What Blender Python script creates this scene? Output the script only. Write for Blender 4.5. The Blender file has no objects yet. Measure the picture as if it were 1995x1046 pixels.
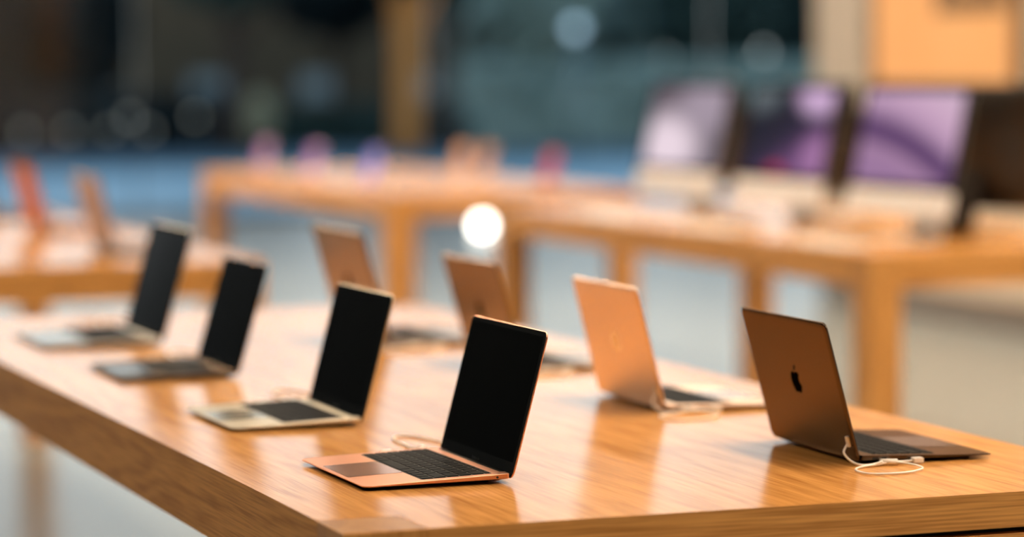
import bpy, bmesh, math, random
from mathutils import Vector, Matrix
random.seed(7)
PI = math.pi
SC = bpy.context.scene
COL = SC.collection

# ------------------------------------------------------------------ camera
CAM = Vector((-1.0565, -3.4137, 1.4917))
YAW, PITCH, ROLL, FPX = 0.358816, 0.070222, -0.003688, 5692.78
cd = bpy.data.cameras.new('camera'); cam = bpy.data.objects.new('camera', cd); COL.objects.link(cam)
fw = Vector((math.sin(YAW)*math.cos(PITCH), math.cos(YAW)*math.cos(PITCH), -math.sin(PITCH)))
rt = Vector((math.cos(YAW), -math.sin(YAW), 0)); up = rt.cross(fw)
r2 = rt*math.cos(ROLL)+up*math.sin(ROLL); u2 = up*math.cos(ROLL)-rt*math.sin(ROLL)
cam.matrix_world = Matrix(((r2.x, u2.x, -fw.x, CAM.x), (r2.y, u2.y, -fw.y, CAM.y), (r2.z, u2.z, -fw.z, CAM.z), (0, 0, 0, 1)))
cd.sensor_width = 36; cd.lens = FPX/1995*36; cd.clip_start = .05; cd.clip_end = 400
cd.dof.use_dof = True; cd.dof.focus_distance = 4.02; cd.dof.aperture_fstop = 1.62
SC.camera = cam

# ------------------------------------------------------------------ world: dusk sky
w = bpy.data.worlds.new('dusk_sky'); SC.world = w; w.use_nodes = True
nt = w.node_tree; nt.nodes.clear()
tc = nt.nodes.new('ShaderNodeTexCoord'); sx = nt.nodes.new('ShaderNodeSeparateXYZ')
rp = nt.nodes.new('ShaderNodeValToRGB'); bg = nt.nodes.new('ShaderNodeBackground'); wo = nt.nodes.new('ShaderNodeOutputWorld')
nt.links.new(tc.outputs['Generated'], sx.inputs[0]); nt.links.new(sx.outputs['Z'], rp.inputs[0])
nt.links.new(rp.outputs[0], bg.inputs[0]); nt.links.new(bg.outputs[0], wo.inputs[0])
cr = rp.color_ramp
cr.elements[0].position = 0.0; cr.elements[0].color = (.80, .82, .82, 1)
cr.elements[1].position = 1.0; cr.elements[1].color = (.10, .22, .40, 1)
e = cr.elements.new(.14); e.color = (1.0, 1.03, 1.05, 1)
e = cr.elements.new(.30); e.color = (.24, .40, .56, 1)
bg.inputs[1].default_value = 1.22

# ------------------------------------------------------------------ exposure
vs = SC.view_settings
vs.view_transform = 'Standard'; vs.look = 'None'; vs.gamma = 1; vs.use_curve_mapping = False
vs.exposure = .76
SC.cycles.max_bounces = 8; SC.cycles.transparent_max_bounces = 16
SC.cycles.caustics_reflective = False; SC.cycles.caustics_refractive = False
SC.cycles.sample_clamp_indirect = 6
SC.cycles.use_denoising = True

# ------------------------------------------------------------------ helpers
def mat(name, color=(.5, .5, .5), rough=.5, metal=0, spec=.5, emit=None, es=0, coat=0):
    m = bpy.data.materials.new(name); m.use_nodes = True
    b = m.node_tree.nodes['Principled BSDF']
    b.inputs['Base Color'].default_value = (*color, 1); b.inputs['Roughness'].default_value = rough
    b.inputs['Metallic'].default_value = metal; b.inputs['Specular IOR Level'].default_value = spec
    b.inputs['Coat Weight'].default_value = coat
    if emit:
        b.inputs['Emission Color'].default_value = (*emit, 1); b.inputs['Emission Strength'].default_value = es
    return m

def noisy(name, c1, c2, scale=8, rough=.5, metal=0, spec=.5, rr=.0, stretch=(1, 1, 1), detail=4, bump=0):
    m = mat(name, c1, rough, metal, spec); t = m.node_tree; b = t.nodes['Principled BSDF']
    tc = t.nodes.new('ShaderNodeTexCoord'); mp = t.nodes.new('ShaderNodeMapping'); mp.inputs['Scale'].default_value = stretch
    nz = t.nodes.new('ShaderNodeTexNoise'); nz.inputs['Scale'].default_value = scale; nz.inputs['Detail'].default_value = detail
    r = t.nodes.new('ShaderNodeValToRGB'); r.color_ramp.elements[0].position = .35; r.color_ramp.elements[1].position = .65
    r.color_ramp.elements[0].color = (*c1, 1); r.color_ramp.elements[1].color = (*c2, 1)
    t.links.new(tc.outputs['Object'], mp.inputs[0]); t.links.new(mp.outputs[0], nz.inputs[0])
    t.links.new(nz.outputs[0], r.inputs[0]); t.links.new(r.outputs[0], b.inputs['Base Color'])
    if bump:
        bp = t.nodes.new('ShaderNodeBump'); bp.inputs['Strength'].default_value = bump; bp.inputs['Distance'].default_value = .02
        t.links.new(nz.outputs[0], bp.inputs['Height']); t.links.new(bp.outputs[0], b.inputs['Normal'])
    return m

def wood(name, axis, dark=(.49, .212, .052), light=(.78, .385, .115), rough=.22, tint=1.0, spec=.5):
    """straight oak: fine pores along the axis plus soft cathedral figure"""
    m = mat(name, light, rough, 0, spec); t = m.node_tree; b = t.nodes['Principled BSDF']
    N, Lk = t.nodes.new, t.links.new
    tc = N('ShaderNodeTexCoord')
    def mapped(s_along, s_across):
        mp = N('ShaderNodeMapping'); s = [s_across]*3; s[axis] = s_along; mp.inputs['Scale'].default_value = s
        Lk(tc.outputs['Object'], mp.inputs[0]); return mp
    n1 = N('ShaderNodeTexNoise'); n1.inputs['Scale'].default_value = 1; n1.inputs['Detail'].default_value = 5
    Lk(mapped(7, 330).outputs[0], n1.inputs[0])
    n2 = N('ShaderNodeTexNoise'); n2.inputs['Scale'].default_value = 1; n2.inputs['Detail'].default_value = 2; n2.inputs['Distortion'].default_value = .6
    Lk(mapped(.7, 8).outputs[0], n2.inputs[0])
    mul = N('ShaderNodeMath'); mul.operation = 'MULTIPLY'; mul.inputs[1].default_value = 46; Lk(n2.outputs[0], mul.inputs[0])
    sn = N('ShaderNodeMath'); sn.operation = 'SINE'; Lk(mul.outputs[0], sn.inputs[0])
    a = N('ShaderNodeMath'); a.operation = 'MULTIPLY_ADD'; a.inputs[1].default_value = .075; Lk(sn.outputs[0], a.inputs[0]); Lk(n1.outputs[0], a.inputs[2])
    r = N('ShaderNodeValToRGB'); r.color_ramp.elements[0].position = .33; r.color_ramp.elements[1].position = .64
    r.color_ramp.elements[0].color = (*[c*tint for c in dark], 1); r.color_ramp.elements[1].color = (*[c*tint for c in light], 1)
    Lk(a.outputs[0], r.inputs[0]); Lk(r.outputs[0], b.inputs['Base Color'])
    rm = N('ShaderNodeMapRange'); rm.inputs['To Min'].default_value = rough+.025; rm.inputs['To Max'].default_value = rough-.015
    Lk(a.outputs[0], rm.inputs[0]); Lk(rm.outputs[0], b.inputs['Roughness'])
    bp = N('ShaderNodeBump'); bp.inputs['Strength'].default_value = .035; bp.inputs['Distance'].default_value = .001
    Lk(n1.outputs[0], bp.inputs['Height']); Lk(bp.outputs[0], b.inputs['Normal'])
    return m

def link(name, bm, m, parent=None, smooth=False, loc=None):
    me = bpy.data.meshes.new(name); bm.normal_update(); bm.to_mesh(me); bm.free()
    if smooth:
        for p in me.polygons: p.use_smooth = True
    o = bpy.data.objects.new(name, me); COL.objects.link(o)
    if m:
        for x in (m if isinstance(m, (list, tuple)) else [m]): me.materials.append(x)
    if parent: o.parent = parent
    if loc: o.location = loc
    return o

def empty(name, loc=(0, 0, 0), rz=0):
    o = bpy.data.objects.new(name, None); COL.objects.link(o); o.location = loc; o.rotation_euler = (0, 0, rz)
    o.empty_display_size = .05
    return o

def tag(o, label, cat, group=None):
    o['label'] = label; o['category'] = cat
    if group: o['group'] = group
    return o

def struct(o):
    o['kind'] = 'structure'; return o

def box(bm, x0, x1, y0, y1, z0, z1, mi=0):
    v = [bm.verts.new(p) for p in ((x0, y0, z0), (x1, y0, z0), (x1, y1, z0), (x0, y1, z0), (x0, y0, z1), (x1, y0, z1), (x1, y1, z1), (x0, y1, z1))]
    for f in ((3, 2, 1, 0), (4, 5, 6, 7), (0, 1, 5, 4), (1, 2, 6, 5), (2, 3, 7, 6), (3, 0, 4, 7)):
        bm.faces.new([v[i] for i in f]).material_index = mi
    return v

def bbox(x0, x1, y0, y1, z0, z1, bev=.002, seg=2):
    bm = bmesh.new(); box(bm, x0, x1, y0, y1, z0, z1)
    if bev: bmesh.ops.bevel(bm, geom=bm.edges[:], offset=bev, segments=seg, profile=.5, affect='EDGES')
    return bm

def rrect(hx, hy, r, n=5, cx=0, cy=0):
    """rounded rectangle outline, counter-clockwise"""
    pts = []
    for sx, sy, a0 in ((1, 1, 0), (-1, 1, PI/2), (-1, -1, PI), (1, -1, 3*PI/2)):
        for k in range(n+1):
            a = a0+k*PI/2/n
            pts.append((cx+sx*(hx-r)+r*math.cos(a), cy+sy*(hy-r)+r*math.sin(a)))
    return pts

def loft(bm, rings, cap=True, closed=True):
    vr = [[bm.verts.new(p) for p in r] for r in rings]; n = len(rings[0])
    for a, b in zip(vr, vr[1:]):
        for i in range(n if closed else n-1):
            bm.faces.new((a[i], a[(i+1) % n], b[(i+1) % n], b[i]))
    if cap:
        bm.faces.new(vr[0][::-1]); bm.faces.new(vr[-1])
    return vr

def tube(bm, pts, r, seg=8, cap=True):
    """smooth tube through the points (Catmull-Rom)"""
    P = [Vector(p) for p in pts]; Q = []
    if len(P) > 2:
        E = [P[0]*2-P[1]]+P+[P[-1]*2-P[-2]]
        for i in range(1, len(E)-2):
            for k in range(5):
                t = k/5; a, b, c, d = E[i-1:i+3]
                Q.append(.5*((2*b)+(c-a)*t+(2*a-5*b+4*c-d)*t*t+(3*b-a-3*c+d)*t**3))
        Q.append(P[-1])
    else: Q = P
    rings = []; side = None
    for i, q in enumerate(Q):
        tn = (Q[min(i+1, len(Q)-1)]-Q[max(i-1, 0)]).normalized()
        if side is None:
            side = tn.cross(Vector((0, 0, 1)))
            if side.length < 1e-3: side = Vector((1, 0, 0))
        side = (side-tn*side.dot(tn)).normalized(); up = tn.cross(side)
        rings.append([q+side*r*math.cos(2*PI*k/seg)+up*r*math.sin(2*PI*k/seg) for k in range(seg)])
    loft(bm, rings, cap)

def cyl(bm, c, r, h, seg=24, axis=2, r2=None):
    r2 = r if r2 is None else r2; rings = []
    for z, rr in ((0, r), (h, r2)):
        ring = []
        for k in range(seg):
            a = 2*PI*k/seg; p = [rr*math.cos(a), rr*math.sin(a), z]
            if axis == 0: p = [p[2], p[0], p[1]]
            if axis == 1: p = [p[1], p[2], p[0]]
            ring.append(Vector(c)+Vector(p))
        rings.append(ring)
    loft(bm, rings)

def dup(root, parent=None):
    c = root.copy(); COL.objects.link(c)
    if parent: c.parent = parent
    for ch in list(root.children): dup(ch, c)
    return c

def at(px, Y):
    """ground position on the ray azimuth of a photograph column, at depth Y"""
    return CAM.x+math.tan(YAW+math.atan((px-997.5)/FPX))*(Y-CAM.y)

# ------------------------------------------------------------------ materials
M = {}
M['top'] = wood('oak_along_table', 1, rough=.18, spec=.3)
M['rail'] = wood('oak_side_rail', 1, rough=.5, spec=.2)
M['end'] = wood('oak_across', 0, rough=.4, spec=.3)
M['leg'] = wood('oak_upright', 2, rough=.4, tint=.88, spec=.3)
M['endgrain'] = wood('oak_end_grain', 2, rough=.32, tint=.55, spec=.3)
M['gap'] = mat('shadow_gap_liner', (.012, .012, .012), .8)
M['floor'] = noisy('pale_terrazzo', (.22, .26, .275), (.27, .305, .32), 60, .26, spec=.3)
M['ceil'] = mat('ceiling_plaster', (.42, .40, .37), .9)
M['wall'] = noisy('warm_stone_wall', (.60, .50, .41), (.66, .56, .46), 14, .6)
M['dark'] = mat('near_black_wall', (.004, .006, .008), .7, 0, .1)
M['rose'] = mat('rose_gold_aluminium', (.84, .47, .35), .34, 1)
M['gold'] = mat('pale_gold_aluminium', (.70, .65, .54), .36, 1)
M['peach'] = mat('peach_gold_aluminium', (.88, .69, .57), .34, 1)
M['gray'] = mat('space_gray_aluminium', (.115, .086, .066), .27, 1)  # browned: the table's reflection is put into the base colour
M['copper'] = mat('copper_gold_aluminium', (.60, .27, .13), .34, 1)
M['brown'] = mat('reflection_tinted_aluminium', (.30, .235, .195), .34, 1)  # lighter copy of the grey metal, brighter table reflection put into its colour
M['silver'] = mat('silver_aluminium', (.58, .60, .60), .32, 1)
M['key'] = mat('black_key_plastic', (.0045, .006, .0075), .5, 0, .06); M['key'].node_tree.nodes['Principled BSDF'].inputs['IOR'].default_value = 1.3
M['well'] = mat('keyboard_well', (.012, .012, .012), .6)
M['glass'] = mat('black_screen_glass', (.012, .016, .020), .10, 0, .06)
M['display'] = mat('black_display', (.0008, .0016, .0022), .10, 0, .06)
M['mirror'] = mat('painted_mirror_emblem', (.003, .003, .003), .8, 0, .0)  # the mirror's dark reflection put into a matte black colour
M['mirror_light'] = mat('pale_mirror_emblem', (.78, .74, .68), .2, 1)
M['rubber'] = mat('black_rubber', (.01, .01, .01), .7)
M['white'] = mat('white_plastic', (.88, .87, .85), .3)
M['print'] = mat('grey_bezel_print', (.10, .10, .10), .5)
M['steel'] = mat('brushed_mullion', (.20, .21, .22), .4, 1)

# ------------------------------------------------------------------ setting
ZT = .914
CEIL = 5.2
FY = 24.0
WX = 7.2
bm = bmesh.new(); box(bm, -4.2, 30, -9, FY, -.12, 0); struct(link('floor', bm, M['floor']))
bm = bmesh.new(); box(bm, -4.2, 30, -9, FY, CEIL, CEIL+.15); struct(link('ceiling', bm, M['ceil']))
bm = bmesh.new(); box(bm, -4.2, -4, -9, FY, 0, CEIL); struct(link('wall_left', bm, M['dark']))  # unseen; set close and near-black so the laptop screens reflect dark
bm = bmesh.new(); box(bm, -4.2, 30, -9.2, -9, 0, CEIL); struct(link('wall_back', bm, M['dark']))
bm = bmesh.new(); box(bm, WX, WX+.3, -9, 13.03, 0, CEIL); struct(link('wall_right', bm, M['wall']))
bm = bmesh.new(); box(bm, WX-.02, WX, -9, 13.03, 0, .16); struct(link('baseboard_right', bm, mat('dark_plinth', (.16, .13, .11), .5)))
# pier at the end of the wall
bm = bbox(WX-.06, WX+.36, 12.37, 13.05, .16, CEIL-.01, .01); struct(link('trim_1', bm, mat('beige_pier_stone', (.42, .37, .32), .6)))
# glazed front
bm = bmesh.new(); box(bm, -4, 30, FY-.06, FY+.06, CEIL-.28, CEIL); struct(link('trim_2', bm, M['steel']))
bm = bmesh.new(); box(bm, -4, 30, FY-.03, FY+.03, .0, .06); struct(link('trim_3', bm, M['steel']))
g = bpy.data.materials.new('clear_glass'); g.use_nodes = True; t = g.node_tree; t.nodes.clear()
o_ = t.nodes.new('ShaderNodeOutputMaterial'); mx = t.nodes.new('ShaderNodeMixShader'); tr = t.nodes.new('ShaderNodeBsdfTransparent'); gl = t.nodes.new('ShaderNodeBsdfGlossy')
fr = t.nodes.new('ShaderNodeFresnel'); fr.inputs[0].default_value = 1.35; gl.inputs['Roughness'].default_value = .02; tr.inputs[0].default_value = (.93, .97, .97, 1)
t.links.new(fr.outputs[0], mx.inputs[0]); t.links.new(tr.outputs[0], mx.inputs[1]); t.links.new(gl.outputs[0], mx.inputs[2]); t.links.new(mx.outputs[0], o_.inputs[0])
M['pane'] = g
for i in range(11):
    x0 = -3.6+3*i
    wdw = struct(empty('window_%d' % (i+1), (x0+1.5, FY, .06)))
    bm = bmesh.new(); box(bm, -1.49, 1.49, -.008, .008, 0, CEIL-.34); link('pane', bm, M['pane'], wdw)
    bm = bmesh.new(); box(bm, -1.508, -1.492, -.012, .012, 0, CEIL-.34); link('mullion', bm, M['rubber'], wdw)

# amber panel on the right wall; emission stands in for warm light on it
panel = empty('amber_panel', (WX, 11.45, 0))
mp_ = noisy('amber_glow_panel', (1, .37, .08), (1, .44, .12), 1.2, .5)
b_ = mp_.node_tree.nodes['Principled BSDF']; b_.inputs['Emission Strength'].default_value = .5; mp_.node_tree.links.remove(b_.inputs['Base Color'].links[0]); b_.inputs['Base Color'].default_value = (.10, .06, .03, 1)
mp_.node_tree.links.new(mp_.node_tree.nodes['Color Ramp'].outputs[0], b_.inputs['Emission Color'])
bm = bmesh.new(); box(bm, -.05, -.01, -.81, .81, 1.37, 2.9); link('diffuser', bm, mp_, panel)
bm = bmesh.new()
for y0, y1, z0, z1 in ((-.87, .88, 1.33, 1.37), (-.87, .88, 2.9, 2.94), (-.87, -.81, 1.37, 2.9), (.81, .88, 1.37, 2.9)): box(bm, -.06, 0, y0, y1, z0, z1)
link('frame', bm, mat('bronze_frame', (.22, .12, .05), .4, .6), panel)
bm = bmesh.new(); y = -.74
for wd, hh in ((.09, .09), (.06, .06), (.10, .10), (.08, .06), (.09, .07), (.06, .09), (.10, .08)):
    box(bm, -.058, -.05, y, y+wd, 1.765, 1.765+hh*2); y += wd+.035
link('lettering', bm, mat('dark_lettering', (.05, .035, .02), .6), panel)
tag(panel, 'amber wall panel, its warm light put in as glow, with dark lettering above the computers at the right', 'sign')

# ceiling lights, all unseen; some added to brighten the table rails
M['lamp'] = mat('warm_diffuser', (.9, .8, .65), .6, emit=(1, .78, .55), es=19)
M['rail_fill'] = mat('rail_fill_diffuser', (.9, .8, .65), .6, emit=(1, .76, .51), es=58)  # added strong level that brightens the far tables' side rails
M['lamp_right'] = mat('warm_diffuser_right', (.9, .8, .65), .6, emit=(1, .78, .55), es=31)
M['lampframe'] = mat('white_lamp_frame', (.7, .68, .64), .5)
def lamp(x, y, lx, ly, lab, dm=None):
    t_ = empty('ceiling_light', (x, y, CEIL))
    bm = bmesh.new(); box(bm, -lx/2, lx/2, -ly/2, ly/2, -.035, -.03); link('diffuser', bm, M[dm or ('lamp_right' if x > 4 else 'lamp' if x > .5 else 'rail_fill')], t_)
    bm = bmesh.new()
    for a, b, c, d in ((-lx/2-.04, lx/2+.04, -ly/2-.04, -ly/2), (-lx/2-.04, lx/2+.04, ly/2, ly/2+.04), (-lx/2-.04, -lx/2, -ly/2, ly/2), (lx/2, lx/2+.04, -ly/2, ly/2)): box(bm, a, b, c, d, -.06, 0)
    link('frame', bm, M['lampframe'], t_)
    tag(t_, lab, 'lamp', 'ceiling light panels')
for k, y in enumerate((-3.0, 1.4, 5.8, 10.2, 14.6, 19.0)):
    for j, x in enumerate((-1.5, 1.9, 5.2)):
        if (x < 0 and y < 9) or (x > 0 and y > 12) or (x == 1.9 and y > 9): continue
        if x < 0: x, y = -.25, y+1.3  # added unseen lamps, placed to light the far side rails
        lamp(x, y, .5, 2.6, 'unseen warm white rectangular light panel set in the ceiling above the oak tables')

lamp(-2.7, 1.4, .4, 2.6, 'unseen warm white rectangular light panel set in the ceiling above the oak tables', 'lamp')  # added unseen lamp to brighten the near table's left rail
for k_, tint in (('gray', (.70, .58, .49)), ('brown', (.95, .87, .80)), ('copper', (.85, .46, .24)), ('peach', (1, .96, .92)), ('rose', (1, .86, .77))):
    M[k_].node_tree.nodes['Principled BSDF'].inputs['Specular Tint'].default_value = (*tint, 1)  # warm tints put into the metals' edge reflections

# ------------------------------------------------------------------ tables
TW, TL, TH = 1.194, 3.25, .104
LG = .111
def make_table(length):
    L = length
    t_ = empty('display_table')
    # top slab with long side skirts; corners notched for the legs that come through
    bm = bmesh.new()
    s = .048
    y0, y1 = LG, L-LG
    # cross section (x,z): inverted U, extruded along y between the legs
    sec = [(0, -TH), (0, 0), (TW, 0), (TW, -TH), (TW-.03, -TH), (TW-.03, -s), (.03, -s), (.03, -TH)]
    loft(bm, [[(x, y, z) for x, z in sec] for y in (y0, y1)])
    for ya, yb in ((0, y0), (y1, L)):
        sec2 = [(LG, -s), (LG, 0), (TW-LG, 0), (TW-LG, -s)]
        loft(bm, [[(x, y, z) for x, z in sec2] for y in (ya, yb)])
    bmesh.ops.recalc_face_normals(bm, faces=bm.faces[:])
    for f in bm.faces: f.material_index = 0 if f.normal.z > .9 else (1 if abs(f.normal.x) > .5 else 2)
    link('tabletop', bm, [M['top'], M['rail'], M['end']], t_)
    for sx in (0, 1):
        for sy in (0, 1):
            x = LG/2+sx*(TW-LG); y = LG/2+sy*(L-LG)
            bm = bbox(x-LG/2, x+LG/2, y-LG/2, y+LG/2, -ZT, 0, .0012, 1); bm.normal_update()
            for f in bm.faces: f.material_index = 1 if f.normal.z > .9 else 0
            link('leg', bm, [M['leg'], M['endgrain']], t_)
    for sy in (0, 1):
        yy = .004 if sy == 0 else L-.024
        bm = bmesh.new(); box(bm, LG, TW-LG, yy+.02 if sy == 0 else yy-.006, yy+.026 if sy == 0 else yy, -TH, -s)
        link('gap_liner', bm, M['gap'], t_)
        for a, b in ((LG+.002, TW/2-.003), (TW/2+.003, TW-LG-.002)):
            link('drawer', bbox(a, b, yy, yy+.02, -TH, -s-.009, .001, 1), M['end'], t_)
    return t_
near = make_table(TL); near.location = (0, 0, ZT)
tag(near, 'large oak display table in the foreground carrying two rows of open laptops', 'table', 'oak display tables')
for loc, lab in (((.085, 4.88, ZT), 'oak display table at the left edge just behind the foreground table'),
                 ((3.03, 4.42, ZT), 'oak display table at the right carrying the desktop computers'),
                 ((2.95, 8.82, ZT), 'farthest oak display table in the middle, carrying small phones on stands')):
    c = dup(near); c.location = loc; tag(c, lab, 'table', 'oak display tables')

# ------------------------------------------------------------------ laptops
D, WD = .2124, .3041
HW = WD/2
def ztop(x): return .0142-(x/D)*(.0142-.0072)
def make_logo(bm, s, T):
    """apple outline with a bite and a leaf, unit height s, T maps (u,v) to 3D at two depths"""
    body = [(0, .26), (.10, .315), (.20, .325), (.30, .285), (.365, .215), (.30, .155), (.265, .06), (.275, -.05), (.33, -.15), (.40, -.20),
            (.36, -.31), (.29, -.42), (.21, -.49), (.13, -.495), (.05, -.465), (-.04, -.465), (-.13, -.495), (-.21, -.48), (-.31, -.37), (-.385, -.22),
            (-.415, -.05), (-.40, .10), (-.34, .22), (-.24, .30), (-.13, .315)]
    leaf = [(0, .36), (.005, .43), (.05, .52), (.12, .585), (.185, .60), (.175, .52), (.13, .43), (.06, .375)]
    for poly in (body, leaf):
        n = len(poly); P = []
        for i in range(n):                                    # Catmull-Rom refine
            a, b, c, d = [Vector(poly[(i+k-1) % n]) for k in range(4)]
            for k in range(3):
                q = k/3; P.append(.5*((2*b)+(c-a)*q+(2*a-5*b+4*c-d)*q*q+(3*b-a-3*c+d)*q**3))
        loft(bm, [[T(p.x*s, p.y*s, 0) for p in P], [T(p.x*s, p.y*s, 1) for p in P]])
    bmesh.ops.recalc_face_normals(bm, faces=bm.faces[:])

def key_rects():
    out = []
    x0 = .0235; W = .274; p = W/14.5
    rows = [(.0085, [1.36]*0+[W/14/p]*14), (.0185, [1]*13+[1.5]), (.0185, [1.5]+[1]*13), (.0185, [1.75]+[1]*11+[1.75]), (.0185, [2.25]+[1]*10+[2.25]),
            (.0185, [1, 1, 1, 1.25, 5, 1.25, 1, 1, 1, 1])]
    x = x0
    for h, ws in rows:
        k = 14.5/sum(ws); y = -W/2
        for wv in ws:
            wv *= k*p; out.append((x+.0015, x+h-.0015, y+.0015, y+wv-.0015)); y += wv
        x += h
    return out, x0, x, W
KEYS, KX0, KX1, KW = key_rects()

def make_laptop(metal, logo_mat, tilt, sc, single_keys, badge=True):
    """origin on the table below the middle of the hinge, +x towards the user"""
    t_ = empty('laptop')
    # base: thin wedge with a tapered underside, notch at the rear for the hinge
    R = .011; n = 6
    def outline(inset, notch):
        pts = []
        hy = HW-inset; x1 = D-inset; x0 = .0015+inset*.6; r = max(R-inset*.5, .004)
        for k in range(n+1):
            a = k*PI/2/n; pts.append((x1-r+r*math.cos(a), hy-r+r*math.sin(a)))
        rr = .004
        for k in range(n+1):
            a = PI/2+k*PI/2/n; pts.append((x0+rr+rr*math.cos(a), hy-rr+rr*math.sin(a)))
        if True:
            pts += [(x0, .132), (.0085, .129), (.0085, -.129), (x0, -.132)]
        for k in range(n+1):
            a = PI+k*PI/2/n; pts.append((x0+rr+rr*math.cos(a), -hy+rr+rr*math.sin(a)))
        for k in range(n+1):
            a = 3*PI/2+k*PI/2/n; pts.append((x1-r+r*math.cos(a), -hy+r+r*math.sin(a)))
        return pts
    bm = bmesh.new(); rings = []
    def zbot(x): return ztop(x)-.0018-max(0, (1-x/D))*.0052
    for inset, f in ((.030, 'b'), (.012, 'm'), (.0, 's'), (.0, 't0'), (.0006, 't')):
        ring = []
        for x, y in outline(inset, 1):
            z = {'b': .0016, 'm': max(.0018, zbot(x)*.62), 's': zbot(x), 't0': ztop(x)-.0006, 't': ztop(x)}[f]
            ring.append((x, y, z))
        rings.append(ring)
    loft(bm, rings); bmesh.ops.recalc_face_normals(bm, faces=bm.faces[:])
    base = link('base', bm, metal, t_)
    def slab(name, x0, x1, hy, r, lift, m, par, thick=.0006, cy=0, zf=ztop):
        bm = bmesh.new(); o = rrect((x1-x0)/2, hy, r, 3, (x0+x1)/2, cy)
        loft(bm, [[(x, y, zf(x)+lift-thick) for x, y in o], [(x, y, zf(x)+lift) for x, y in o]])
        return link(name, bm, m, par)
    kb = slab('keyboard', KX0-.001, KX1+.001, KW/2+.001, .003, .00015, M['well'], t_)
    def keybm(rects):
        bm = bmesh.new()
        for a, b, c, d in rects:
            o = rrect((b-a)/2, (d-c)/2, .0014, 2, (a+b)/2, (c+d)/2); o2 = rrect((b-a)/2-.0004, (d-c)/2-.0004, .0012, 2, (a+b)/2, (c+d)/2)
            loft(bm, [[(x, y, ztop(x)) for x, y in o], [(x, y, ztop(x)+.0009) for x, y in o], [(x, y, ztop(x)+.0012) for x, y in o2]])
        return bm
    if single_keys:
        for q in KEYS: link('key', keybm([q]), M['key'], kb)
    else:
        link('keys', keybm(KEYS), M['key'], kb)
    tp = slab('trackpad', .1265, .2065, .061, .004, .0003, M['pad_'+metal.name], t_, .0005)
    # port on the user's right side, two on the left
    bm = bmesh.new(); cyl(bm, (.020, HW-.0012, .0095), .0017, .0016, 16, 1); link('headphone_jack', bm, M['rubber'], t_)
    for x in (.022, .036):
        bm = bmesh.new(); o = rrect(.0042, .0013, .0012, 3, x, .0092)
        loft(bm, [[(a, -HW+.001, b) for a, b in o], [(a, -HW-.0003, b) for a, b in o]]); link('charging_port', bm, M['rubber'], t_)
    for x in (.026, .186):
        for y in (-.115, .115):
            bm = bmesh.new(); cyl(bm, (x, y, 0), .006, .0022, 14); link('rubber_foot', bm, M['rubber'], t_)
    bm = bmesh.new(); cyl(bm, (.0042, -.125, .0098), .0042, .25, 16, 1); link('hinge', bm, M['rubber'], t_, True)
    # lid: local frame, u across, v up the lid, d thickness towards the back
    LH = .2085; th = .0042
    ct, st = math.cos(tilt), math.sin(tilt)
    hx, hz = -.0008, .0062
    def T(u, v, d): return Vector((hx-v*ct-d*st, u, hz+v*st-d*ct))
    bm = bmesh.new(); oo = lambda ins, r: rrect(HW-ins, LH/2-ins, r, 6, 0, LH/2)
    loft(bm, [[T(u, v, d) for u, v in oo(i, r)] for i, r, d in ((.0008, .0092, 0), (.0002, .0098, .0004), (0, .010, .0012), (.0008, .0098, .0026), (.0028, .009, .0037), (.007, .007, th))])
    bmesh.ops.recalc_face_normals(bm, faces=bm.faces[:])
    lid = link('lid', bm, metal, t_, False)
    bm = bmesh.new(); oo2 = rrect(HW-.0012, LH/2-.0012, .0088, 6, 0, LH/2)
    loft(bm, [[T(u, v, .0003) for u, v in oo2], [T(u, v, -.0006) for u, v in oo2]]); bmesh.ops.recalc_face_normals(bm, faces=bm.faces[:])
    scr = link('screen', bm, M['glass'], t_)
    bm = bmesh.new(); oo3 = rrect(HW-.0085, (LH-.008-.022)/2, .002, 2, 0, (LH-.008+.022)/2)
    loft(bm, [[T(u, v, -.0004) for u, v in oo3], [T(u, v, -.00075) for u, v in oo3]]); bmesh.ops.recalc_face_normals(bm, faces=bm.faces[:])
    link('display', bm, M['display'], scr)
    if badge:
        cu = bpy.data.curves.new('badge', 'FONT'); cu.body = 'MacBook Air'; cu.size = .0056; cu.align_x = 'CENTER'; cu.extrude = .00005
        ob = bpy.data.objects.new('tmp', cu); COL.objects.link(ob); bpy.context.view_layer.update()
        me = bpy.data.meshes.new_from_object(ob.evaluated_get(bpy.context.evaluated_depsgraph_get()))
        bpy.data.objects.remove(ob); me.name = 'bezel_lettering'; me.materials.clear(); me.materials.append(M['print'])
        for v in me.vertices: v.co = T(v.co.x, .0085+v.co.y, -.0007)
        o = bpy.data.objects.new('bezel_lettering', me); COL.objects.link(o); o.parent = scr
    bm = bmesh.new(); make_logo(bm, .040, lambda u, v, k: T(-u, LH*.52+v, th-.0002+k*.0004)); link('emblem', bm, logo_mat, lid)
    for o in [t_]: o.scale = (1+sc,)*3
    return t_

for k in ('copper', 'rose', 'gold', 'peach', 'gray', 'brown', 'silver'):
    src = M[k]; c = src.node_tree.nodes['Principled BSDF'].inputs['Base Color'].default_value
    M['pad_'+src.name] = mat('trackpad_'+src.name, tuple(v*.95 for v in c[:3]), .23, 1)

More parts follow.
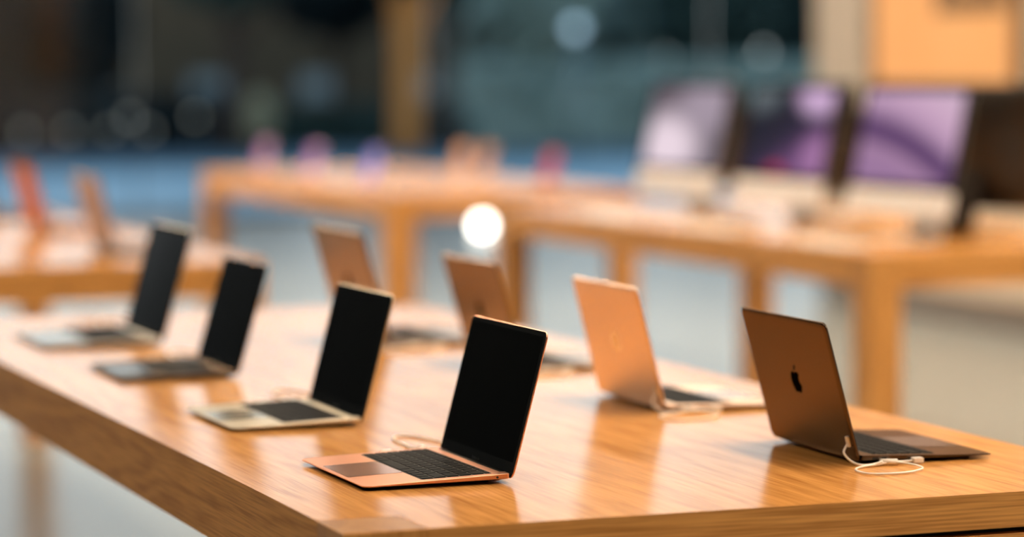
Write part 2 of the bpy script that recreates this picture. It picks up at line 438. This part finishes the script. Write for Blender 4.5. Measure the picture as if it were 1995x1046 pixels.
TILT = math.radians(74.73)
G = 'open laptops on the foreground table'
SPOTS = [  # x, y, yaw, extra scale, tilt change, side, metal, emblem, label
 (.3439, .4786, -.0011, 0, .0039, -1, 'rose', 'mirror', 'rose gold laptop nearest the front corner of the foreground table, black screen in sharp focus'),
 (.3461, 1.1618, -.0007, .002, .0082, -1, 'gold', 'mirror', 'pale gold laptop with black screen, second from the front in the left row'),
 (.3484, 1.9285, -.0003, .002, -.0216, -1, 'gray', 'mirror', 'dark grey laptop with black screen, third from the front in the left row'),
 (.3721, 2.6205, -.0018, .1465, -.0096, -1, 'silver', 'mirror', 'silver laptop with black screen at the far end of the left row'),
 (.8770, .4583, -.0290, 0, -.0026, 1, 'gray', 'mirror', 'space grey laptop seen from behind, dark emblem, nearest in the right row'),
 (.8689, 1.1373, -.0216, 0, .0211, 1, 'peach', 'mirror_light', 'peach gold laptop seen from behind, pale emblem, second in the right row'),
 (.8727, 1.8156, 0, 0, 0, 1, 'brown', 'mirror', 'grey laptop, table reflection painted in its metal, seen from behind, dark emblem, third in the right row'),
 (.7907, 2.3756, .0033, .1482, .0007, 1, 'brown', 'mirror', 'large grey laptop, table reflection painted in its metal, seen from behind at the far end of the right row')]
LAPS = []
for i, (x, y, a, sc, dt, side, mk, lk, lab) in enumerate(SPOTS):
    lp = make_laptop(M[mk], M[lk], TILT+dt, sc, i in (0, 4), side < 0)
    lp.location = (x, y, ZT); lp.rotation_euler = (0, 0, a+(PI if side < 0 else 0))
    tag(lp, lab, 'laptop', G); LAPS.append(lp)
# laptops on the table behind, seen from the back
for (x, y, mk, lab) in ((.93, 5.44, 'brown', 'brown grey laptop seen from behind on the left rear table, nearest one'),
                        (.95, 6.55, 'copper', 'orange rose gold laptop seen from behind on the left rear table'),
                        (.97, 7.62, 'gray', 'dark laptop cut off by the left edge of the photo on the left rear table')):
    lp = make_laptop(M[mk], M['mirror'], TILT, .148, False, False); lp.location = (x, y, ZT)
    tag(lp, lab, 'laptop', 'laptops on the left rear table')

# ------------------------------------------------------------------ security cables beside the laptops
def cable_r():
    t_ = empty('charging_cable')
    bm = bmesh.new()
    tube(bm, [(.046, -.167, .0045), (.056, -.185, .0045), (.0615, -.212, .004), (.054, -.236, .0035), (.024, -.252, .0022), (-.014, -.255, .0022), (-.034, -.244, .0022), (-.037, -.218, .0022),
              (-.028, -.194, .0022), (-.008, -.177, .0025), (.018, -.168, .003), (.040, -.163, .0045), (.06, -.160, .004), (.078, -.158, .004)], .0016)
    link('cord', bm, M['white'], t_, True)
    bm = bmesh.new(); tube(bm, [(.026, -.1595, .0055), (.050, -.1675, .0052)], .0040, 10); link('plug', bm, M['white'], t_, True)
    link('connector', bbox(.078, .094, -.164, -.152, .0006, .0086, .0015), M['white'], t_)
    return t_
def tether_r(tilt):
    t_ = empty('security_tether'); ct, st = math.cos(tilt), math.sin(tilt)
    def B(v, d): return (-.0008-v*ct-d*st, .0062+v*st-d*ct)
    x0, z0 = B(.030, .0047); x1, z1 = B(.030, .0075); x2, z2 = B(.030, .0105)
    bm = bmesh.new(); o = rrect(.0045, .008, .002, 3, -.138, .030)
    loft(bm, [[(B(v, d)[0], u, B(v, d)[1]) for u, v in o] for d in (.0045, .0075)]); bmesh.ops.recalc_face_normals(bm, faces=bm.faces[:])
    link('sensor_pad', bm, M['white'], t_)
    bm = bmesh.new(); tube(bm, [(x1, -.138, z1-.004), (x2-.004, -.142, .018), (-.014, -.150, .006), (-.004, -.163, .0022), (.012, -.169, .0035), (.026, -.1665, .0065)], .0016)
    link('cord', bm, M['white'], t_, True)
    return t_
def cable_l():
    t_ = empty('charging_cable'); bm = bmesh.new()
    tube(bm, [(-.012, -.150, .004), (-.03, -.19, .0022), (-.045, -.25, .0022), (-.05, -.297, .0022), (-.039, -.3495, .0022), (-.026, -.379, .0022), (-.0096, -.3816, .0022), (.0045, -.3538, .0022), (.0094, -.3162, .0022), (.0122, -.2464, .0022),
              (.012, -.205, .0045), (.018, -.190, .005), (.034, -.186, .0045), (.05, -.186, .004), (.062, -.186, .004)], .0017)
    link('cord', bm, M['white'], t_, True)
    bm = bmesh.new(); tube(bm, [(.004, -.215, .0045), (.014, -.203, .005)], .0040, 10); link('plug', bm, M['white'], t_, True)
    link('connector', bbox(.062, .078, -.192, -.180, .0006, .0086, .0015), M['white'], t_)
    return t_
WHO = ['the nearest rose gold laptop', 'the pale gold laptop in the left row', 'the dark grey laptop in the left row', 'the silver laptop at the far end of the left row',
       'the nearest space grey laptop', 'the peach gold laptop in the right row', 'the third laptop in the right row', 'the farthest laptop in the right row']
cr_, cl_ = cable_r(), cable_l()
used_r = used_l = False
for i, lp in enumerate(LAPS):
    if SPOTS[i][5] > 0:
        c = dup(cr_) if used_r else cr_; used_r = True
        tt = tether_r(TILT+SPOTS[i][4]); tt.location = lp.location; tt.rotation_euler = lp.rotation_euler; tt.scale = lp.scale
        tag(tt, 'white tether stuck to '+WHO[i], 'cable', 'white security tethers')
        tag(c, 'looped white cord lying beside '+WHO[i], 'cable', 'white cords on the foreground table')
    else:
        c = dup(cl_) if used_l else cl_; used_l = True
        tag(c, 'white cord loop behind '+WHO[i], 'cable', 'white cords on the foreground table')
    c.location = lp.location; c.rotation_euler = lp.rotation_euler; c.scale = lp.scale

# ------------------------------------------------------------------ desktop computers
def screen_mat(name, a, b, c, stops, s=.52, spot=None, horiz=0):
    """picture: colour bands following the curve v = a + b*u + c*u*u (u 0..1 left to right, v 0..1 upwards)"""
    m = mat(name, (.01, .01, .01), .1, 0, .3); t = m.node_tree; bs = t.nodes['Principled BSDF']; N, Lk = t.nodes.new, t.links.new
    tc = N('ShaderNodeTexCoord'); sp = N('ShaderNodeSeparateXYZ'); Lk(tc.outputs['Generated'], sp.inputs[0])
    def mth(op, x, y, z=None):
        n = N('ShaderNodeMath'); n.operation = op
        for i, q in enumerate((x, y, z)):
            if q is None: continue
            if isinstance(q, (int, float)): n.inputs[i].default_value = q
            else: Lk(q, n.inputs[i])
        return n.outputs[0]
    u = sp.outputs['Y']; v = sp.outputs['Z']
    cu = mth('MULTIPLY_ADD', mth('MULTIPLY_ADD', u, c, b), u, a)
    d = mth('MULTIPLY_ADD', mth('SUBTRACT', v, cu), .5, .5)
    r = N('ShaderNodeValToRGB'); Lk(d, r.inputs[0]); el = r.color_ramp.elements
    el[0].position, el[0].color = stops[0][0], (*stops[0][1], 1); el[1].position, el[1].color = stops[-1][0], (*stops[-1][1], 1)
    for p, q in stops[1:-1]: el.new(p).color = (*q, 1)
    out = r.outputs[0]
    if spot:
        for (su, sv, sr, col) in spot:
            dd = mth('ADD', mth('POWER', mth('ABSOLUTE', mth('SUBTRACT', u, su), 0), 2), mth('POWER', mth('ABSOLUTE', mth('SUBTRACT', v, sv), 0), 2))
            k = N('ShaderNodeMapRange'); k.interpolation_type = 'SMOOTHSTEP'; k.inputs['From Min'].default_value = sr*sr; k.inputs['From Max'].default_value = 0; Lk(dd, k.inputs[0])
            mixn = N('ShaderNodeMixRGB'); Lk(k.outputs[0], mixn.inputs[0]); Lk(out, mixn.inputs[1]); mixn.inputs[2].default_value = (*col, 1); out = mixn.outputs[0]
    Lk(out, bs.inputs['Emission Color']); bs.inputs['Emission Strength'].default_value = s
    return m
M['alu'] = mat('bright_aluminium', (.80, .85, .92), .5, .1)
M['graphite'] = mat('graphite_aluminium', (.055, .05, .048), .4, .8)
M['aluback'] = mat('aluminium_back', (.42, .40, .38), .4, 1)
def make_desktop(smat, shell='aluback', stand='alu'):
    """origin below the stand's middle; screen faces +x, u runs along y"""
    t_ = empty('desktop_computer'); tl = math.radians(12); ct, st = math.cos(tl), math.sin(tl)
    hw, hh, z0 = .325, .437, .078
    def T(u, v, d): return Vector((.03-v*st-d*ct, u, z0+v*ct-d*st))
    ch = .088
    def plate(name, u0, u1, v0, v1, d0, d1, m, par, r=.01):
        bm = bmesh.new(); o = rrect((u1-u0)/2, (v1-v0)/2, r, 3, (u0+u1)/2, (v0+v1)/2)
        loft(bm, [[T(u, v, d0) for u, v in o], [T(u, v, d1) for u, v in o]]); bmesh.ops.recalc_face_normals(bm, faces=bm.faces[:]); return link(name, bm, m, par)
    plate('chin', -hw, hw, 0, ch, -.001, .006, M['alu'], t_)
    bz = plate('bezel', -hw, hw, ch, hh, -.001, .006, M['glass'], t_, .006)
    plate('screen', -hw+.026, hw-.026, ch+.02, hh-.026, -.0016, .001, smat, bz, .002)
    bm = bmesh.new(); rings = []
    for k, (s, d) in enumerate(((1, .006), (.985, .012), (.93, .022), (.78, .034), (.55, .043), (.3, .047))):
        rings.append([T(u*s, hh/2+(v)*s, d) for u, v in rrect(hw, hh/2, .02, 4)])
    loft(bm, rings); bmesh.ops.recalc_face_normals(bm, faces=bm.faces[:]); back = link('back_shell', bm, M[shell], t_, True)
    bm = bmesh.new(); make_logo(bm, .085, lambda u, v, k: T(-u, hh*.62+v, .0455+k*.0025)); link('emblem', bm, M['mirror'], back)
    # bent sheet stand
    bm = bmesh.new(); prof = [(.075, .0), (-.06, .0), (-.088, .006), (-.098, .02), (-.095, .05), (-.078, .12), (-.058, .20), (-.05, .23)]
    th = .006; outl = []
    P = [Vector((p[0], 0, p[1])) for p in prof]; off = []
    for i, p in enumerate(P):
        tn = (P[min(i+1, len(P)-1)]-P[max(i-1, 0)]).normalized(); nn = Vector((tn.z, 0, -tn.x)); off.append(p+nn*th)
    ring = [tuple((p.x, p.z+(0 if i else 0))) for i, p in enumerate(P)]+[(q.x, q.z) for q in off[::-1]]
    wd = .10
    loft(bm, [[(x, y, z) for x, z in ring] for y in (-wd, wd)]); bmesh.ops.recalc_face_normals(bm, faces=bm.faces[:])
    zmin = min(v.co.z for v in bm.verts)
    for v in bm.verts: v.co.z -= zmin
    link('stand', bm, M[stand], t_)
    return t_
PINK, LIL, PUR, DPU, NAVY = (.68, .44, .62), (.40, .23, .40), (.13, .06, .17), (.07, .03, .10), (.012, .014, .030)
S1 = screen_mat('lilac_wave_picture', .60, -.12, -.40, [(.0, LIL), (.30, (.36, .20, .38)), (.42, (.42, .24, .40)), (.44, PUR), (.54, PUR), (.63, (.52, .32, .50)), (.75, PINK), (1, (.72, .52, .66))])
S2 = screen_mat('dark_violet_picture', .2, .9, 0, [(.0, (.35, .16, .36)), (.2, (.16, .07, .19)), (.36, (.03, .022, .055)), (.55, NAVY), (.8, NAVY), (1, (.02, .03, .05))], spot=[(.12, 1.0, .36, (.13, .16, .18)), (.83, .95, .34, (.75, .5, .78)), (.95, .25, .3, (.42, .2, .42)), (.45, .0, .14, (.55, .01, .05))])
S3 = screen_mat('pale_pink_picture', .3, .3, 0, [(.0, (.30, .24, .30)), (.4, (.22, .18, .22)), (.7, (.20, .16, .20)), (1, (.06, .04, .05))], spot=[(.3, .25, .55, (.95, .78, .88)), (.75, .8, .5, (.42, .34, .42))])
GD = 'desktop computers on the right table'
for (x, y, a, side, sm, lab) in ((3.46, 5.02, .05, -1, S1, 'desktop computer with lilac and purple wave picture, nearest facing left on the right table'),
                                 (3.46, 5.92, .05, -1, S2, 'desktop computer with dark violet picture, middle one facing left on the right table'),
                                 (3.46, 6.80, .06, -1, S3, 'desktop computer with pale pink picture, farthest facing left on the right table'),
                                 (3.84, 5.25, .35, 1, S1, 'dark desktop computer seen from behind at the right edge of the photo'),
                                 (3.84, 6.30, 0, 1, S2, 'dark desktop computer seen from behind between the two purple screens'),
                                 (3.84, 7.26, 0, 1, S3, 'desktop computer seen from behind at the far end of the right table')):
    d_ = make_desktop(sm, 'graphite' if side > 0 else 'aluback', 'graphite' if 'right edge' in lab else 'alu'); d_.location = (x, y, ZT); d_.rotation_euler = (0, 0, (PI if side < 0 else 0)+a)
    tag(d_, lab, 'computer', GD)
# white keyboards in front of the screens
def make_keyboard():
    t_ = empty('keyboard')
    bm = bmesh.new(); o = rrect(.057, .209, .008, 4)
    loft(bm, [[(x*.98, y*.99, 0) for x, y in o], [(x, y, .003+(x+.057)/.114*.0) for x, y in o], [(x, y, .004+(.057-x)*.055) for x, y in o]])
    bmesh.ops.recalc_face_normals(bm, faces=bm.faces[:]); link('body', bm, M['alu'], t_)
    bm = bmesh.new()
    for r in range(6):
        for k in range(21):
            x = -.050+r*.0172; y = -.199+k*.0189
            box(bm, x, x+.0150, y, y+.0166, .003+(.057-x-.0075)*.055, .0056+(.057-x-.0075)*.055)
    link('keys', bm, M['white'], t_)
    return t_
k0 = make_keyboard()
for i, (y, lab) in enumerate(((4.93, 'white keyboard on the right table edge, nearest of three'), (5.80, 'white keyboard on the right table edge, middle of three'), (6.76, 'white keyboard on the right table edge, farthest of three'))):
    k_ = k0 if i == 0 else dup(k0)
    k_.location = (3.14, y, ZT); k_.rotation_euler = (0, 0, PI); tag(k_, lab, 'keyboard', 'white keyboards')

# ------------------------------------------------------------------ phones on the far table
def make_phone(face, body):
    t_ = empty('phone_display')
    tl = math.radians(22); ct, st = math.cos(tl), math.sin(tl)
    def T(u, v, d): return Vector((-v*st-d*ct+.03, u, .018+v*ct-d*st))
    def plate(name, hw, v0, v1, d0, d1, m, r, par):
        bm = bmesh.new(); o = rrect(hw, (v1-v0)/2, r, 4, 0, (v0+v1)/2)
        loft(bm, [[T(u, v, d0) for u, v in o], [T(u, v, d1) for u, v in o]]); bmesh.ops.recalc_face_normals(bm, faces=bm.faces[:]); return link(name, bm, m, par)
    b = plate('body', .038, 0, .155, 0, .008, body, .010, t_); plate('screen', .0355, .003, .152, -.0005, .0005, face, .008, b)
    bm = bmesh.new(); cyl(bm, (-.012, 0, 0), .042, .008, 24); link('stand_base', bm, M['white'], t_)
    bm = bmesh.new(); tube(bm, [(-.012, 0, .008), (-.016, 0, .05), (T(0, .075, .009).x, 0, T(0, .075, .009).z)], .008, 10); link('stand_post', bm, M['white'], t_, True)
    return t_
def em(name, c, s): return mat(name, (.02, .02, .02), .15, emit=c, es=s*.75)
PH = [(3.24, 11.86, PI+.5, em('magenta_phone_picture', (.50, .18, .42), .8), M['white'], 'phone with magenta picture on a white stand, leftmost on the far table'),
      (3.24, 10.93, PI+.5, em('pink_phone_picture', (.55, .22, .52), .8), M['white'], 'phone with pink picture on a white stand, second from left on the far table'),
      (3.24, 9.95, PI+.5, em('blue_phone_picture', (.26, .22, .70), .9), M['white'], 'phone with blue violet picture on a white stand, third from left on the far table'),
      (3.93, 10.62, PI+.6, em('orange_phone_picture', (.85, .36, .14), .8), M['rose'], 'phone with orange picture, left one of the orange pair on the far table'),
      (3.99, 10.42, PI+.5, em('amber_phone_picture', (.80, .34, .14), .7), M['rose'], 'phone with orange picture, right one of the orange pair on the far table'),
      (3.96, 9.45, PI+.5, em('red_phone_picture', (.60, .06, .09), .8), mat('red_phone_shell', (.5, .03, .05), .4), 'red phone on a stand at the right side of the far table')]
for x, y, a, f, b, lab in PH:
    p_ = make_phone(f, b); p_.location = (x, y, ZT); p_.rotation_euler = (0, 0, a); tag(p_, lab, 'phone', 'phones on the far table')

# ------------------------------------------------------------------ outside
M['plaza'] = noisy('pale_wet_paving', (.36, .44, .46), (.42, .50, .52), .6, .45)
M['far_ground'] = noisy('blue_grey_ground', (.045, .075, .10), (.06, .09, .115), .4, .6)  # darker and bluer than the near ground
bm = bmesh.new(); box(bm, -60, 90, FY, 37.5, -.12, -.01); struct(link('ground', bm, M['plaza']))
bm = bmesh.new(); box(bm, -60, 90, 37.5, 120, -.12, -.012); struct(link('ground_far', bm, M['far_ground']))
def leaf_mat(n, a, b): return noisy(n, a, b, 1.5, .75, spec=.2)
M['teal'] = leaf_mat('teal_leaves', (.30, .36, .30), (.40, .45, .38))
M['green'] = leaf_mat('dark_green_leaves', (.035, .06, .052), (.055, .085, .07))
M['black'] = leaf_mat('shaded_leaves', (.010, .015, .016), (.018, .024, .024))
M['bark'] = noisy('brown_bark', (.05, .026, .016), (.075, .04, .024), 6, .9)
M['litbark'] = noisy('warm_lit_bark', (.72, .24, .05), (.80, .30, .07), 6, .9)  # warm light on the trunk put into the bark colour
def foliage(bm, cx, cy, cz, rx, ry, rz, n, s, rnd):
    for _ in range(n):
        while True:
            p = Vector((rnd.uniform(-1, 1), rnd.uniform(-1, 1), rnd.uniform(-1, 1)))
            if .25 < p.length < 1: break
        p = Vector((cx+p.x*rx, cy+p.y*ry, cz+p.z*rz))
        a = Vector((rnd.gauss(0, 1), rnd.gauss(0, 1), rnd.gauss(0, 1))).normalized(); b = a.orthogonal().normalized(); c = a.cross(b)
        q = s*rnd.uniform(.6, 1.3)
        bm.faces.new([bm.verts.new(p+b*q), bm.verts.new(p+c*q*.55), bm.verts.new(p-b*q), bm.verts.new(p-c*q*.55)])
def tree(px, Y, h, r, lm, bmk, tr, lab, crown0=.3, n=900):
    rnd = random.Random(int(px*7+Y)); t_ = empty('tree', (at(px, Y), Y, -.012))
    bm = bmesh.new(); tube(bm, [(0, 0, 0), (.05, .02, h*.35), (-.03, .04, h*.7)], tr, 10)
    for k in range(4):
        a = k*1.7; tube(bm, [(0, .02, h*(.4+.06*k)), (math.cos(a)*r*.4, math.sin(a)*r*.4, h*(.55+.06*k)), (math.cos(a)*r*.75, math.sin(a)*r*.75, h*(.68+.05*k))], tr*.4, 6)
    link('trunk', bm, M[bmk], t_, True)
    bm = bmesh.new(); foliage(bm, 0, 0, h*(crown0+1)/2, r, r, h*(1-crown0)/2, n, .28, rnd); link('crown', bm, M[lm], t_)
    tag(t_, lab, 'tree', 'trees outside the glass front')
def hedge(px0, px1, Y, h, lm, lab, n=1500, d=.7):
    rnd = random.Random(int(px0+Y)); x0, x1 = at(px0, Y), at(px1, Y); t_ = empty('hedge', ((x0+x1)/2, Y, -.012)); hx = (x1-x0)/2
    bm = bmesh.new(); box(bm, -hx, hx, -d*.8, d*.8, 0, h*.92); link('branches', bm, M[lm], t_)
    bm = bmesh.new()
    for _ in range(n):
        p = Vector((rnd.uniform(-hx, hx), rnd.uniform(-d, d), rnd.uniform(.03, h)))
        a = Vector((rnd.gauss(0, 1), rnd.gauss(0, 1), rnd.gauss(0, 1))).normalized(); b = a.orthogonal().normalized(); c = a.cross(b); q = .14*rnd.uniform(.6, 1.4)
        bm.faces.new([bm.verts.new(p+b*q), bm.verts.new(p+c*q*.6), bm.verts.new(p-b*q), bm.verts.new(p-c*q*.6)])
    link('leaves', bm, M[lm], t_); tag(t_, lab, 'hedge', 'hedges outside the glass front')
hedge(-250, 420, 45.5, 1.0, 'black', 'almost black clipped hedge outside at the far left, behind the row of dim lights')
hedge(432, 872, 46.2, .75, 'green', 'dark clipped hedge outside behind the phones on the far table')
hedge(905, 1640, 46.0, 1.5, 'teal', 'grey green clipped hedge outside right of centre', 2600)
# low pavilion behind
pav = empty('pavilion', (at(430, 58), 58, -.012))
bm = bmesh.new(); box(bm, -9, 6, 0, 5, 0, 4.2); link('wall', bm, mat('dark_pavilion_wall', (.13, .075, .035), .8), pav)
bm = bmesh.new(); box(bm, -9.4, 6.4, -.5, 5.4, 4.2, 4.5); link('roof', bm, mat('bronze_roof_edge', (.10, .055, .025), .6), pav)
for k in range(6):
    bm = bmesh.new(); box(bm, -8.0+2.45*k, -7.1+2.45*k, -.04, .0, .75, 1.25); link('window', bm, mat('dim_blue_gap_pane', (.02, .03, .04), .2, emit=(.045, .065, .08), es=1.0), pav)  # pale gaps of light, built as dim glowing panes
tag(pav, 'low dark pavilion with glowing panes standing in for gaps of light outside behind the hedges', 'building')
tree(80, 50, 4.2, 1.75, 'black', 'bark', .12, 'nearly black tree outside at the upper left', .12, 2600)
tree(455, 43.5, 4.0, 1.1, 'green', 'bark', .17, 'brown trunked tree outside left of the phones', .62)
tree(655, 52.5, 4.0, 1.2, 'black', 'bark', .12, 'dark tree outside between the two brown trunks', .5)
tree(790, 42.0, 4.2, .8, 'green', 'litbark', .21, 'tree with broad trunk coloured as warmly lit outside above the blue phone', .66)
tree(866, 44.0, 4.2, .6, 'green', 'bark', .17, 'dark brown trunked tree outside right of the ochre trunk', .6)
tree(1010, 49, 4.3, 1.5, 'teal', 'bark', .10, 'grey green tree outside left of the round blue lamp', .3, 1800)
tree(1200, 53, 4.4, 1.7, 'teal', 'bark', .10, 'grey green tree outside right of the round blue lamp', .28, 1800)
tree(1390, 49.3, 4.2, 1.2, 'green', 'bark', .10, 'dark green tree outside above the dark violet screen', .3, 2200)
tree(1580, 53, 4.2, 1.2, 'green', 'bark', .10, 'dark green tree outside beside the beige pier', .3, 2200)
sh = empty('shrub', (at(508, 42.5), 42.5, -.012)); rnd = random.Random(3)
bm = bmesh.new(); foliage(bm, 0, 0, .62, .22, .22, .42, 500, .08, rnd); link('leaves', bm, leaf_mat('warm_lit_leaves', (.50, .42, .26), (.62, .52, .34)), sh)  # lit look put into the pale leaf colour
bm = bmesh.new(); cyl(bm, (0, 0, 0), .16, .3, 16, 2, .2); link('pot', bm, M['bark'], sh); tag(sh, 'potted shrub with warm light put into its colour outside above the leftmost phone', 'plant')
# lamps outside
def globe(name, px, Y, z, r, col, s, lab, cat='lamp', group=None, pole=True):
    t_ = empty(name, (at(px, Y), Y, -.012))
    bm = bmesh.new(); bmesh.ops.create_uvsphere(bm, u_segments=20, v_segments=12, radius=r); bmesh.ops.translate(bm, verts=bm.verts, vec=(0, 0, z+.012)); link('globe', bm, mat(name+'_glow_%d' % px, (.8, .8, .8), .4, emit=col, es=s), t_, True)
    bm = bmesh.new(); tube(bm, [(0, 0, 0), (0, 0, z-r*.9)], max(.02, r*.3), 10); link('post', bm, M['steel'], t_, True); 
    tag(t_, lab, cat, group)
globe('street_lamp', 1122, 41, 1.49+66/FPX*48.5, .11, (.42, .58, .72), 1.1, 'round pale blue globe lamp outside above the red phone')
globe('floor_lamp', 940, 21.0, .055, .055, (1, .93, .80), 9, 'bright white ball lamp standing on the floor beyond the far table, seen under it')
for k, (px, s) in enumerate(((50, 1), (135, 1), (215, 1.1), (292, 1.2), (255, 1.5), (382, 1.3))):
    globe('bollard_light', px, 44.0, .40 if k < 4 else .62, .06, (.75, .56, .26), s*.24, ['dim bollard light outside, first from the left edge', 'dim bollard light outside, second from the left edge', 'dim bollard light outside, third from the left edge', 'dim bollard light outside, fifth from the left edge', 'dim taller bollard light outside, fourth from the left edge', 'dim bollard light outside nearest the far table corner'][k], 'lamp', 'dim bollard lights outside')
